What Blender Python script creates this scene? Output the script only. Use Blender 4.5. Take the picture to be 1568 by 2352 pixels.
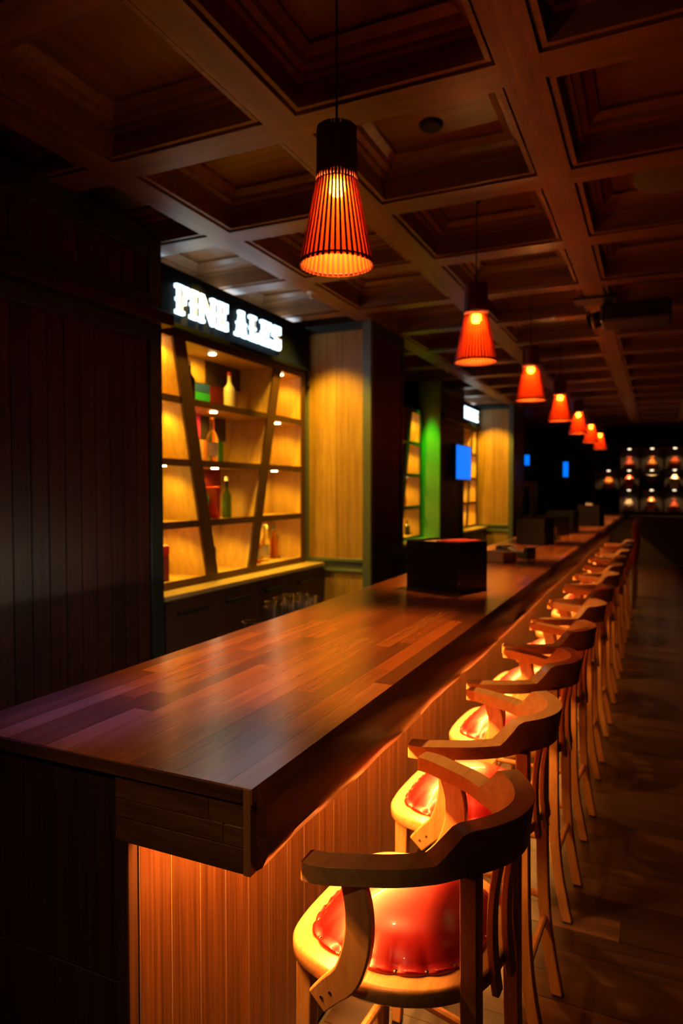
import bpy, bmesh, math, random
from mathutils import Vector, Matrix
random.seed(7)
R = math.radians
for o in list(bpy.data.objects): bpy.data.objects.remove(o)
scn = bpy.context.scene
COL = scn.collection

# ------------------------------------------------------------------ camera, world, exposure
cd = bpy.data.cameras.new('camera'); cam = bpy.data.objects.new('camera', cd); COL.objects.link(cam)
cam.location = (0, 0, 1.62)
cam.rotation_euler = (R(90 - 1.925), 0, R(24.65))
cd.sensor_fit = 'VERTICAL'; cd.sensor_height = 36; cd.sensor_width = 24
cd.lens = 1578 / 2352 * 36
cd.clip_start = 0.05; cd.clip_end = 100
cd.dof.use_dof = True; cd.dof.focus_distance = 1.4; cd.dof.aperture_fstop = 3.2
scn.camera = cam
w = bpy.data.worlds.new('world'); scn.world = w; w.use_nodes = True
w.node_tree.nodes['Background'].inputs[0].default_value = (1.0, 0.55, 0.3, 1)
w.node_tree.nodes['Background'].inputs[1].default_value = 0.004
vs = scn.view_settings
vs.view_transform = 'Standard'; vs.look = 'None'; vs.gamma = 1; vs.exposure = 1.0
try: vs.use_curve_mapping = False
except Exception: pass

LED = 340.0        # under-bar strip
BULB = 1900.0      # pendant bulbs
CELL = 7.0        # shelf spot watts
SIGN = 1.4

# ------------------------------------------------------------------ materials
MATS = {}
def newmat(name):
    m = bpy.data.materials.new(name); m.use_nodes = True
    nt = m.node_tree; b = nt.nodes['Principled BSDF']; MATS[name] = m
    return m, nt, b
def plain(name, col, rough=0.5, metal=0.0, spec=0.5, coat=0.0, noise=0.12, nscale=30):
    m, nt, b = newmat(name)
    b.inputs['Roughness'].default_value = rough; b.inputs['Metallic'].default_value = metal
    b.inputs['Specular IOR Level'].default_value = spec; b.inputs['Coat Weight'].default_value = coat
    tc = nt.nodes.new('ShaderNodeTexCoord'); n = nt.nodes.new('ShaderNodeTexNoise')
    n.inputs['Scale'].default_value = nscale; n.inputs['Detail'].default_value = 3
    r = nt.nodes.new('ShaderNodeValToRGB')
    r.color_ramp.elements[0].color = tuple(c * (1 - noise) for c in col) + (1,)
    r.color_ramp.elements[1].color = tuple(min(1, c * (1 + noise)) for c in col) + (1,)
    nt.links.new(tc.outputs['Object'], n.inputs['Vector']); nt.links.new(n.outputs['Fac'], r.inputs['Fac'])
    nt.links.new(r.outputs['Color'], b.inputs['Base Color'])
    return m
def emit(name, col, strength):
    m, nt, b = newmat(name)
    b.inputs['Base Color'].default_value = tuple(c * 0.5 for c in col) + (1,)
    b.inputs['Emission Color'].default_value = tuple(col) + (1,)
    b.inputs['Emission Strength'].default_value = strength
    return m
def wood(name, stops, axis='Z', rough=0.4, across=26.0, along=1.6, var=0.25, coat=0.0, spec=0.5, bump=0.15, objvar=None):
    """procedural wood; grain runs along axis of the object; every object gets its own offset and tone"""
    m, nt, b = newmat(name); N = nt.nodes; L = nt.links
    tc = N.new('ShaderNodeTexCoord'); oi = N.new('ShaderNodeObjectInfo')
    mul = N.new('ShaderNodeMath'); mul.operation = 'MULTIPLY'; mul.inputs[1].default_value = 41.7
    L.new(oi.outputs['Random'], mul.inputs[0])
    add = N.new('ShaderNodeVectorMath'); add.operation = 'ADD'
    L.new(tc.outputs['Object'], add.inputs[0]); L.new(mul.outputs[0], add.inputs[1])
    sc = {'X': (along, across, across), 'Y': (across, along, across), 'Z': (across, across, along)}[axis]
    mp = N.new('ShaderNodeMapping'); mp.inputs['Scale'].default_value = sc; L.new(add.outputs[0], mp.inputs['Vector'])
    n1 = N.new('ShaderNodeTexNoise'); n1.inputs['Scale'].default_value = 1; n1.inputs['Detail'].default_value = 4
    n1.inputs['Distortion'].default_value = 0.5; L.new(mp.outputs[0], n1.inputs['Vector'])
    n2 = N.new('ShaderNodeTexNoise'); n2.inputs['Scale'].default_value = 6; n2.inputs['Detail'].default_value = 2
    L.new(mp.outputs[0], n2.inputs['Vector'])
    mx = N.new('ShaderNodeMath'); mx.operation = 'MULTIPLY_ADD'; mx.inputs[1].default_value = 0.35
    L.new(n2.outputs['Fac'], mx.inputs[0])
    s1 = N.new('ShaderNodeMath'); s1.operation = 'MULTIPLY'; s1.inputs[1].default_value = 0.65
    L.new(n1.outputs['Fac'], s1.inputs[0]); L.new(s1.outputs[0], mx.inputs[2])
    r = N.new('ShaderNodeValToRGB'); e = r.color_ramp.elements
    k = len(stops)
    for i, c in enumerate(stops):
        p = 0.3 + 0.4 * i / max(1, k - 1)
        if i < 2: e[i].position = p; el = e[i]
        else: el = e.new(p)
        el.color = tuple(c) + (1,)
    e[1].position = 0.3 + 0.4 / max(1, k - 1)
    L.new(mx.outputs[0], r.inputs['Fac'])
    hs = N.new('ShaderNodeHueSaturation')
    vr = N.new('ShaderNodeMapRange'); vr.inputs['To Min'].default_value = 1 - var; vr.inputs['To Max'].default_value = 1 + var
    L.new(oi.outputs['Random'], vr.inputs['Value']); L.new(vr.outputs[0], hs.inputs['Value'])
    last = r.outputs['Color']
    if objvar:      # tone of the whole piece picked from a list
        r2 = N.new('ShaderNodeValToRGB'); r2.color_ramp.interpolation = 'CONSTANT'; e2 = r2.color_ramp.elements
        for i, c in enumerate(objvar):
            p = i / len(objvar)
            if i < 2: e2[i].position = p; el = e2[i]
            else: el = e2.new(p)
            el.color = tuple(c) + (1,)
        e2[1].position = 1 / len(objvar)
        wn = N.new('ShaderNodeTexWhiteNoise'); wn.noise_dimensions = '1D'; L.new(mul.outputs[0], wn.inputs['W'])
        L.new(wn.outputs['Value'], r2.inputs['Fac'])
        mm = N.new('ShaderNodeMix'); mm.data_type = 'RGBA'; mm.blend_type = 'MULTIPLY'; mm.inputs[0].default_value = 1
        L.new(last, mm.inputs[6]); L.new(r2.outputs['Color'], mm.inputs[7]); last = mm.outputs[2]
    L.new(last, hs.inputs['Color']); L.new(hs.outputs['Color'], b.inputs['Base Color'])
    b.inputs['Roughness'].default_value = rough; b.inputs['Coat Weight'].default_value = coat
    b.inputs['Coat Roughness'].default_value = 0.2; b.inputs['Specular IOR Level'].default_value = spec
    if bump:
        bp = N.new('ShaderNodeBump'); bp.inputs['Strength'].default_value = bump; bp.inputs['Distance'].default_value = 0.001
        L.new(mx.outputs[0], bp.inputs['Height']); L.new(bp.outputs[0], b.inputs['Normal'])
    return m
def glass(name, col, rough=0.03):
    m, nt, b = newmat(name)
    b.inputs['Base Color'].default_value = tuple(col) + (1,); b.inputs['Transmission Weight'].default_value = 1
    b.inputs['Roughness'].default_value = rough; b.inputs['IOR'].default_value = 1.45
    return m

wood('stave_wood', [(.36, .098, .022), (.48, .145, .032), (.57, .19, .045)], 'Y', rough=.26, across=30, along=2.0, var=.12, coat=.5,
     bump=0, objvar=[(1, 1, 1), (.62, .5, .45), (1.0, .8, .62), (.85, .74, .66), (.5, .42, .42), (.95, .9, .8), (.75, .6, .5)])
wood('fascia_wood', [(.05, .012, .005), (.12, .03, .010), (.20, .06, .02)], 'Y', rough=.33, across=18, along=1.5, var=.1, coat=.2)
wood('end_wood', [(.06, .02, .008), (.13, .048, .018), (.2, .08, .03)], 'X', rough=.4, across=26, along=3, var=.3)
wood('strip_wood', [(.26, .1, .035), (.4, .17, .06)], 'Z', rough=.4, across=30, along=3)
wood('panel_wood', [(.035, .010, .003), (.09, .028, .008), (.17, .058, .017)], 'Z', rough=.36, across=95, along=1.2, var=.12)
wood('dark_wood_z', [(.022, .008, .005), (.045, .016, .008), (.07, .026, .012)], 'Z', rough=.45, across=50, along=1.2, var=.15)
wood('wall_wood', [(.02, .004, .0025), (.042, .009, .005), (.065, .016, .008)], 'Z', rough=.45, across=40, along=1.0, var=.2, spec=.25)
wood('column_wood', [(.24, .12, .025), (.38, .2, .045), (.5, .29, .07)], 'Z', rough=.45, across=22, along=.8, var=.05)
wood('ceil_y', [(.10, .036, .011), (.175, .064, .019), (.24, .095, .029)], 'Y', rough=.42, across=24, along=1.2, var=.08)
wood('ceil_x', [(.10, .036, .011), (.175, .064, .019), (.24, .095, .029)], 'X', rough=.42, across=24, along=1.2, var=.08)
wood('stool_wood', [(.42, .19, .06), (.58, .29, .10), (.66, .36, .14)], 'Z', rough=.3, across=34, along=3, var=.06, coat=.25, bump=.04)
wood('seat_wood', [(.46, .22, .07), (.60, .31, .11), (.68, .38, .15)], 'Y', rough=.28, across=34, along=3, var=.06, coat=.3, bump=.04)
wood('floor_wood', [(.026, .012, .008), (.052, .027, .018), (.088, .050, .036)], 'X', rough=.3, across=22, along=1.6, var=.35, coat=.1,
     objvar=[(1, 1, 1), (.7, .65, .6), (1.25, 1.15, 1.05), (.85, .8, .8)])
wood('shelf_wood', [(.40, .22, .05), (.52, .30, .07), (.60, .37, .09)], 'Z', rough=.45, across=30, along=1.0, var=.05)
wood('shelf_board', [(.40, .22, .05), (.52, .30, .07), (.60, .37, .09)], 'Y', rough=.4, across=30, along=1.0, var=.05)
wood('edge_wood', [(.05, .018, .008), (.09, .034, .014)], 'Z', rough=.45, across=30, along=1.0, var=.1)  # on shelf fronts the shade of the unlit shelf wood is in the colour
wood('counter_wood', [(.5, .32, .14), (.62, .42, .2)], 'Y', rough=.3, across=26, along=1.2, coat=.2, var=.05)
wood('door_wood', [(.055, .022, .012), (.09, .036, .019)], 'Y', rough=.5, across=26, along=1.2, var=.1)
plain('green_trim', (.016, .024, .018), .38)
plain('grey_trim', (.10, .115, .10), .35)
plain('black', (.008, .008, .009), .42)
plain('black_gloss', (.006, .006, .007), .15)
plain('sign_black', (.002, .003, .005), .6, spec=.1)
plain('dark_metal', (.02, .018, .016), .35, metal=.8)
plain('steel', (.45, .42, .38), .25, metal=1)
plain('brass_tack', (.14, .10, .07), .3, metal=1)
plain('leather', (.23, .003, .006), .34, coat=.25, noise=.1, nscale=18)
plain('red_leather_dark', (.20, .008, .008), .4)
plain('white_paint', (.7, .68, .62), .5)
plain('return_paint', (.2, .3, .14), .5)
plain('plaster', (.10, .075, .05), .6)
plain('dark_wall', (.02, .014, .01), .7)
plain('red_napkin', (.6, .02, .01), .7)
plain('seam_highlight', (.30, .17, .09), .5)
plain('beige', (.55, .36, .22), .5)
plain('rubber', (.01, .01, .01), .7)
plain('slat_wood', (.13, .016, .004), .5)
plain('fridge_paint', (.42, .38, .26), .5)
emit('led_glow', (1.0, .36, .06), LED)
emit('led_glow_mid', (1.0, .36, .06), LED * .6); emit('led_glow_far', (1.0, .36, .06), LED * .3); emit('added_glass_glow', (1.0, .85, .6), 90)
emit('bulb_glow', (1.0, .46, .11), BULB)
emit('spot_glow', (1.0, .80, .42), 14)
emit('letter_white', (.62, .86, 1.0), SIGN)
emit('added_uplight_glow', (.62, .84, 1.0), 3.0)
emit('added_wash_glow', (.66, .86, 1.0), 7.0)
emit('letter_gold', (1.0, .42, .03), .35)
emit('letter_green', (.6, .85, .3), .9)
emit('screen_blue', (.0, .17, 1.0), .65)
emit('niche_lamp', (1.0, .78, .5), 1.6)
emit('ledge_glow', (1.0, .7, .3), .5)
def film():
    m = bpy.data.materials.new('film'); m.use_nodes = True; nt = m.node_tree; N = nt.nodes; L = nt.links
    N.remove(N['Principled BSDF']); out = N['Material Output']
    tr = N.new('ShaderNodeBsdfTranslucent'); tr.inputs[0].default_value = (.30, .014, .0014, 1)
    rf = N.new('ShaderNodeBsdfGlass'); rf.inputs['Color'].default_value = (.46, .12, .009, 1)
    rf.inputs['Roughness'].default_value = .33; rf.inputs['IOR'].default_value = 1.03
    df = N.new('ShaderNodeBsdfDiffuse'); df.inputs[0].default_value = (.46, .17, .014, 1)
    a = N.new('ShaderNodeMixShader'); a.inputs[0].default_value = .5; L.new(tr.outputs[0], a.inputs[1]); L.new(rf.outputs[0], a.inputs[2])
    c = N.new('ShaderNodeMixShader'); c.inputs[0].default_value = .4; L.new(a.outputs[0], c.inputs[1]); L.new(df.outputs[0], c.inputs[2])
    L.new(c.outputs[0], out.inputs[0]); MATS['film'] = m
film()
glass('clear_glass', (.95, .97, .92)); glass('amber_glass', (.8, .3, .04)); glass('green_glass', (.12, .3, .05)); glass('pale_glass', (.95, .85, .6))

# ------------------------------------------------------------------ mesh helpers
def link(name, data, mat=None, parent=None, loc=(0, 0, 0), rot=(0, 0, 0)):
    o = bpy.data.objects.new(name, data); COL.objects.link(o)
    if mat and data is not None and len(data.materials) == 0: data.materials.append(MATS[mat])
    o.location = loc; o.rotation_euler = rot
    if parent: o.parent = parent
    return o
def fin(bm, name='mesh', smooth=False, angle=35):
    bmesh.ops.recalc_face_normals(bm, faces=bm.faces)
    me = bpy.data.meshes.new(name); bm.to_mesh(me); bm.free()
    if smooth:
        for p in me.polygons: p.use_smooth = True
        me.set_sharp_from_angle(angle=R(angle))
    return me
def add_box(bm, c, s, M=None):
    r = bmesh.ops.create_cube(bm, size=1.0)['verts']
    for v in r:
        v.co = Vector((v.co.x * s[0], v.co.y * s[1], v.co.z * s[2]))
        if M: v.co = M @ v.co
        v.co += Vector(c)
    return r
CACHE = {}
def box_mesh(s, mat, bevel=0.0):
    key = (tuple(round(x, 4) for x in s), mat, bevel)
    if key not in CACHE:
        bm = bmesh.new(); add_box(bm, (0, 0, 0), s)
        if bevel: bmesh.ops.bevel(bm, geom=bm.edges[:], offset=bevel, segments=1, affect='EDGES')
        CACHE[key] = fin(bm, 'box')
    return CACHE[key]
def pbox(parent, name, lo, hi, mat, bevel=0.0):
    """box part given by world corners lo..hi under an unrotated parent"""
    c = [(a + b) / 2 for a, b in zip(lo, hi)]; s = [abs(b - a) for a, b in zip(lo, hi)]
    pl = world_loc(parent) if parent else Vector((0, 0, 0))
    return link(name, box_mesh(s, mat, bevel), mat, parent, Vector(c) - pl)
def world_loc(o):
    v = Vector(o.location)
    while o.parent: o = o.parent; v += Vector(o.location)
    return v
def thing(name, label, cat, loc=(0, 0, 0), rz=0, group=None):
    o = link(name, None, loc=loc, rot=(0, 0, rz)); o.empty_display_size = .1
    return tag(o, label, cat, group)
def tag(o, label, cat, group=None):
    o['label'] = label; o['category'] = cat
    if group: o['group'] = group
    return o
def struct(name, lo, hi, mat):
    o = pbox(None, name, lo, hi, mat); o['kind'] = 'structure'; return o
def lathe(bm, prof, seg=24, c=(0, 0, 0), cap=True):
    rings = []
    for r, z in prof:
        rings.append([bm.verts.new((c[0] + r * math.cos(2 * math.pi * i / seg), c[1] + r * math.sin(2 * math.pi * i / seg), c[2] + z)) for i in range(seg)])
    for a, b in zip(rings, rings[1:]):
        for i in range(seg):
            j = (i + 1) % seg; bm.faces.new((a[i], a[j], b[j], b[i]))
    if cap:
        bm.faces.new(rings[0][::-1]); bm.faces.new(rings[-1])
def lathe_mesh(prof, seg=24, cap=True, smooth=True):
    bm = bmesh.new(); lathe(bm, prof, seg, cap=cap); return fin(bm, 'lathe', smooth)
def tube(bm, pts, r, seg=8):
    pts = [Vector(p) for p in pts]; rings = []
    for i, p in enumerate(pts):
        d = (pts[min(i + 1, len(pts) - 1)] - pts[max(i - 1, 0)]).normalized()
        u = d.cross(Vector((0, 0, 1)));
        if u.length < 1e-3: u = Vector((1, 0, 0))
        u.normalize(); v = d.cross(u)
        rr = r[i] if isinstance(r, (list, tuple)) else r
        rings.append([bm.verts.new(p + u * rr * math.cos(2 * math.pi * k / seg) + v * rr * math.sin(2 * math.pi * k / seg)) for k in range(seg)])
    for a, b in zip(rings, rings[1:]):
        for k in range(seg):
            j = (k + 1) % seg; bm.faces.new((a[k], a[j], b[j], b[k]))
    bm.faces.new(rings[0][::-1]); bm.faces.new(rings[-1])
def loft(bm, sections):
    """sections: list of 4+ point loops"""
    rings = [[bm.verts.new(p) for p in s] for s in sections]; n = len(rings[0])
    for a, b in zip(rings, rings[1:]):
        for k in range(n):
            j = (k + 1) % n; bm.faces.new((a[k], a[j], b[j], b[k]))
    bm.faces.new(rings[0][::-1]); bm.faces.new(rings[-1])
def catmull(P, n=6, closed=False):
    P = [Vector(p) for p in P]; out = []
    m = len(P); rng = range(m) if closed else range(m - 1)
    for i in rng:
        if closed: a, b, c, d = P[(i - 1) % m], P[i], P[(i + 1) % m], P[(i + 2) % m]
        else: a, b, c, d = P[max(i - 1, 0)], P[i], P[i + 1], P[min(i + 2, m - 1)]
        for k in range(n):
            t = k / n
            out.append(.5 * ((2 * b) + (c - a) * t + (2 * a - 5 * b + 4 * c - d) * t * t + (3 * b - a - 3 * c + d) * t ** 3))
    if not closed: out.append(P[-1])
    return out
def bevel_mod(o, wdt, seg=2):
    m = o.modifiers.new('bevel', 'BEVEL'); m.width = wdt; m.segments = seg; m.limit_method = 'ANGLE'; m.angle_limit = R(35)
    m.harden_normals = False
    return o
def dup(root, loc, rz, label=None, skip=()):
    r = root.copy(); COL.objects.link(r); r.location = loc; r.rotation_euler = (0, 0, rz)
    if label: r['label'] = label
    for ch in root.children:
        if ch.name.split('.')[0] in skip: continue
        c = ch.copy(); COL.objects.link(c); c.parent = r
        for g in ch.children:
            if g.name.split('.')[0] in skip: continue
            d = g.copy(); COL.objects.link(d); d.parent = c
    return r
def spot(parent, loc, tgt, power, col, size, blend=.5, rad=.02):
    """lamp light that belongs to the fixture `parent` (loc, tgt in world)"""
    l = bpy.data.lights.new('lamp_light', 'SPOT'); l.energy = power; l.color = col; l.spot_size = R(size); l.spot_blend = blend; l.shadow_soft_size = rad
    o = bpy.data.objects.new('lamp_light', l); COL.objects.link(o)
    d = Vector(tgt) - Vector(loc); o.rotation_euler = d.to_track_quat('-Z', 'Y').to_euler()
    o.location = Vector(loc) - (world_loc(parent) if parent else Vector((0, 0, 0))); o.parent = parent
    return o
ORD = ['nearest', 'second', 'third', 'fourth', 'fifth', 'sixth', 'seventh', 'eighth', 'ninth', 'tenth', 'eleventh', 'twelfth', 'thirteenth', 'fourteenth']

XR, XL, Y0, Y1 = -.63, -1.392, 1.0, 15.4          # bar top edges
WX, CX = -2.70, -2.32                             # wall face, column face
BZ, PZ = 3.12, 3.31                               # beam underside, coffer panel

# ------------------------------------------------------------------ floor
floor = struct('floor', (-3.6, -1.0, -.12), (2.9, 18.2, -.02), 'dark_wall')
PW = .128; planks = 0; bmr = bmesh.new()
y = .55; row = 0
while y < 17.9:
    x = -.90
    off = [0, .8, .35, 1.1, .6][row % 5]
    cuts = [-.90] + [c for c in (-.90 + off, -.90 + off + 1.4, -.90 + off + 2.8) if -.75 < c < 2.7] + [2.88]
    for a, b in zip(cuts, cuts[1:]):
        dz = random.uniform(-.0008, .0006)
        if planks < 300:
            o = pbox(floor, 'floor_plank', (a + .001, y + .001, -.02), (b - .001, y + PW - .001, 0.0), 'floor_wood')
            o.location.z += dz; planks += 1
        else:
            add_box(bmr, ((a + b) / 2, y + PW / 2, -.01), (b - a - .002, PW - .002, .02))
    y += PW; row += 1
o = link('floor_planks_far', fin(bmr, 'far'), 'floor_wood', floor, -Vector(floor.location)); o['kind'] = 'stuff'

# ------------------------------------------------------------------ ceiling
ceil = struct('ceiling', (-3.6, -1.0, PZ + .012), (2.9, 18.2, PZ + .1), 'dark_wall')
BX = [-2.375 + .955 * k for k in range(-1, 6)]; CY = [.66 + .95 * j for j in range(-1, 19)]
HB = .075
for x in BX:
    pbox(ceil, 'ceiling_beam', (x - HB, -.9, BZ), (x + HB, 18.0, PZ + .012), 'ceil_y')
for yy in CY:
    for a, b in zip(BX, BX[1:]):
        pbox(ceil, 'cross_beam', (a + HB, yy - HB, BZ), (b - HB, yy + HB, PZ + .012), 'ceil_x')
cw, ch = .955 - 2 * HB, .95 - 2 * HB
prof = [(0, BZ), (0, BZ + .028), (.012, BZ + .028), (.012, BZ + .009), (.032, BZ + .009), (.032, BZ + .105), (.06, BZ + .105), (.062, BZ + .122),
        (.09, BZ + .128), (.10, BZ + .15), (.135, BZ + .172), (.135, BZ + .19)]
bm = bmesh.new(); rings = []
for d, z in prof:
    hx, hy = cw / 2 - d, ch / 2 - d
    rings.append([bm.verts.new((sx * hx, sy * hy, z - PZ)) for sx, sy in ((-1, -1), (1, -1), (1, 1), (-1, 1))])
for a, b in zip(rings, rings[1:]):
    for k in range(4): j = (k + 1) % 4; bm.faces.new((a[k], a[j], b[j], b[k]))
ring_me = fin(bm, 'coffer_moulding')
for a, b in zip(BX, BX[1:]):
    for c, d in zip(CY, CY[1:]):
        ctr = Vector(((a + b) / 2, (c + d) / 2, PZ))
        link('coffer_moulding', ring_me, 'ceil_x', ceil, ctr - Vector(ceil.location))
        pbox(ceil, 'coffer_panel', (ctr.x - cw / 2 + .13, ctr.y - ch / 2 + .13, PZ), (ctr.x + cw / 2 - .13, ctr.y + ch / 2 - .13, PZ + .01), 'ceil_x' if (int(round(ctr.y / .95)) % 2) else 'ceil_y')

# ------------------------------------------------------------------ walls
struct('wall_back', (-3.6, -1.0, 0), (-3.36, 18.2, PZ), 'dark_wall')
struct('wall_right', (2.9, -1.0, 0), (3.0, 18.2, PZ), 'dark_wall')
struct('wall_far', (-3.36, 18.0, 0), (2.9, 18.2, PZ), 'dark_wall')
def wood_wall(name, ya, yb, edge=.11, base_x=-3.36, face=WX):
    s = struct(name, (base_x, ya, 0), (face - .03, yb, BZ), 'green_trim')
    pbox(s, 'corner_trim', (face - .03, yb - edge, 0), (face, yb, BZ), 'green_trim', .004)
    pbox(s, 'corner_trim', (face - .03, ya, 0), (face, ya + edge, BZ), 'green_trim', .004)
    for z0, z1 in ((2.985, BZ), (2.66, 2.755), (2.49, 2.585), (.0, .16)):
        pbox(s, 'rail_trim', (face - .03, ya + edge, z0), (face, yb - edge, z1), 'green_trim', .004)
    pbox(s, 'ledge', (face - .03, ya, 2.585), (face + .07, yb + .03, 2.66), 'wall_wood', .006)
    for z0, z1 in ((2.755, 2.985), (.16, 2.49)):
        yy = ya + edge; k = max(1, int(round((yb - ya - 2 * edge) / .105))); st = (yb - ya - 2 * edge) / k
        for i in range(k):
            pbox(s, 'wall_board', (face - .03, yy + i * st + .0015, z0), (face - .014, yy + (i + 1) * st - .0015, z1), 'wall_wood', .002)
    return s
wood_wall('wall_left', -.9, 3.315)
wood_wall('wall_left_far', 9.13, 10.40)
def column(name, ya, yb):
    s = struct(name, (-3.36, ya + .03, 0), (CX - .03, yb - .03, BZ), 'green_trim')
    # face towards the room's near end
    pbox(s, 'post_trim', (CX - .085, ya - .012, 0), (CX, ya + .055, BZ), 'grey_trim', .006)
    pbox(s, 'post_trim', (-2.99, ya, 0), (-2.955, ya + .03, BZ), 'grey_trim', .004)
    pbox(s, 'top_rail', (-2.955, ya, 3.045), (CX - .085, ya + .03, BZ), 'green_trim', .004)
    pbox(s, 'panel_rail', (-2.955, ya - .004, .95), (CX - .085, ya + .03, .985), 'grey_trim', .004)
    pbox(s, 'panel_rail', (-2.955, ya + .008, .885), (CX - .085, ya + .03, .95), 'grey_trim', .002)
    pbox(s, 'panel_rail', (-2.955, ya - .004, .86), (CX - .085, ya + .03, .885), 'grey_trim', .004)
    pbox(s, 'base_rail', (-2.955, ya, 0), (CX - .085, ya + .03, .12), 'grey_trim', .004)
    k = 4; wdt = (CX - .085 + 2.955) / k
    for i in range(k):
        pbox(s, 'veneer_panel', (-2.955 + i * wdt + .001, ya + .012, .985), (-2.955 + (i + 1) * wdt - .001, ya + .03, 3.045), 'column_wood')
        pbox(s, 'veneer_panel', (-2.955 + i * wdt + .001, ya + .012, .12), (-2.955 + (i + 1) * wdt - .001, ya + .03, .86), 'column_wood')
    # long side
    pbox(s, 'post_trim', (CX - .03, yb - .06, 0), (CX, yb, BZ), 'green_trim', .004)
    for z0, z1 in ((3.0, BZ), (.96, 1.06), (0, .12)):
        pbox(s, 'side_rail', (CX - .03, ya + .055, z0), (CX, yb - .06, z1), 'green_trim', .004)
    for z0, z1 in ((1.06, 3.0), (.12, .96)):
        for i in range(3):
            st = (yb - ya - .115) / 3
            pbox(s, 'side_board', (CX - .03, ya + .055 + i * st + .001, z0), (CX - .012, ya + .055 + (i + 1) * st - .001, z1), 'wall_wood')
    return s
column('column', 5.70, 6.56)
column('column', 12.35, 13.5)
# green-lit return of the far wall section
gr = pbox(bpy.data.objects['wall_left_far'], 'return_panel', (-3.0, 9.10, .16), (-2.70, 9.13, 3.1), 'return_paint')
# side wall of the first recess
struct('wall_recess', (-3.36, 3.315, 0), (-2.96, 3.40, BZ), 'dark_wood_z')

# ------------------------------------------------------------------ bar counter
bar = thing('bar_counter', 'long polished butcher-block bar counter with thick waney-edged fascia and lit wooden front', 'bar counter', (-1.0, 1.0, 0))
SW = (XR - XL) / 14; n = 0
bms = bmesh.new()
for i in range(14):
    yy = Y0; xa = XL + i * SW; first = True
    while yy < Y1 - .01:
        ln = random.uniform(.25, .8) if first else random.uniform(.5, 1.05)
        first = False
        ye = min(Y1, yy + ln)
        if Y1 - ye < .2: ye = Y1
        o = pbox(bar, 'stave', (xa + .0002, yy + .0003, 1.072), (xa + SW - .0002, ye - .0003, 1.10), 'stave_wood')
        o.location.z += random.uniform(-.00012, .00012)
        n += 1; yy = ye
# fascia : thick plank with a waney lower edge, follows the front edge
bm = bmesh.new(); secs = []
rf = random.Random(3); NY = 320
def wob(t, s): return math.sin(t * 2.1 + s) * .5 + math.sin(t * 5.3 + s * 2.7) * .3 + math.sin(t * 11.7 + s * 1.3) * .2
for k in range(NY + 1):
    yy = Y0 + .018 + (Y1 - Y0 - .018) * (k / NY) ** 1.35
    a = wob(yy, .4); b = wob(yy * 1.3, 2.2); c = wob(yy * 2.6, 5.1) * .5
    g = min(1.0, (yy - Y0) / .03)
    z0 = .948 + .006 * b
    secs.append([(-.655, yy, 1.0715), (XR + .001, yy, 1.0995), (XR + .008 + .003 * a, yy, 1.085), (XR + .016 + .006 * a * g, yy, 1.05),
                 (XR + .022 + .008 * b * g, yy, 1.01 + .008 * c), (XR + .024 + .008 * a * g, yy, .985 + .008 * a), (XR + .012 + .008 * c, yy, .958 + .006 * b), (XR - .004, yy, z0), (-.655, yy, z0)])
loft(bm, secs)
o = link('fascia', fin(bm, 'fascia', True, 50), 'fascia_wood', bar, -Vector(bar.location)); o['label'] = 'dark red-brown waney-edged front fascia'
# end boards under the top
pbox(bar, 'end_edge', (XL, Y0 - .004, 1.073), (XR - .018, Y0, 1.0985), 'end_wood', .001)
for z0, z1, xs in ((1.028, 1.0725, (-.937, -.72, -.648)), (.992, 1.0275, (-.937, -.69, -.648)), (.945, .9915, (-.937, -.648))):
    for a, b in zip(xs, xs[1:]):
        pbox(bar, 'end_board', (a + .0005, Y0, z0 + .0004), (b - .0005, Y0 + .025, z1 - .0004), 'end_wood', .001)
pbox(bar, 'end_strip', (-.647, Y0 - .002, .945), (XR - .002, Y0 + .018, 1.099), 'strip_wood', .001)
pbox(bar, 'underside', (-.906, Y0 + .025, 1.045), (-.656, Y1, 1.071), 'dark_wood_z')
# body
pbox(bar, 'carcass', (-1.36, Y0 + .03, .02), (-.925, Y1, 1.071), 'dark_wood_z')
pbox(bar, 'corner_post', (-.937, Y0 + .002, 0), (-.909, Y0 + .03, .9445), 'dark_wood_z', .002)
for z0, z1 in ((0, .66), (.6625, 1.071)):
    for i in range(4):
        a = -1.36 + i * .1057
        pbox(bar, 'end_panel', (a + .0008, Y0 + .006, z0), (a + .1049, Y0 + .03, z1), 'dark_wood_z', .0015)
edges = [Y0 + .032, 1.129]
while edges[-1] < Y1 - .1: edges.append(edges[-1] + .0985)
for a, b in zip(edges, edges[1:]):
    o = pbox(bar, 'front_board', (-.925, a + .0007, .08), (-.907, b - .0007, 1.0445), 'panel_wood', .001)
pbox(bar, 'groove_highlight', (-.93, Y0 + .032, .08), (-.9074, Y1, 1.044), 'seam_highlight')  # pale colour stands for bevel highlights along the board seams
pbox(bar, 'plinth', (-.925, Y0 + .032, 0), (-.93 + .012, Y1, .08), 'dark_wood_z')
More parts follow.
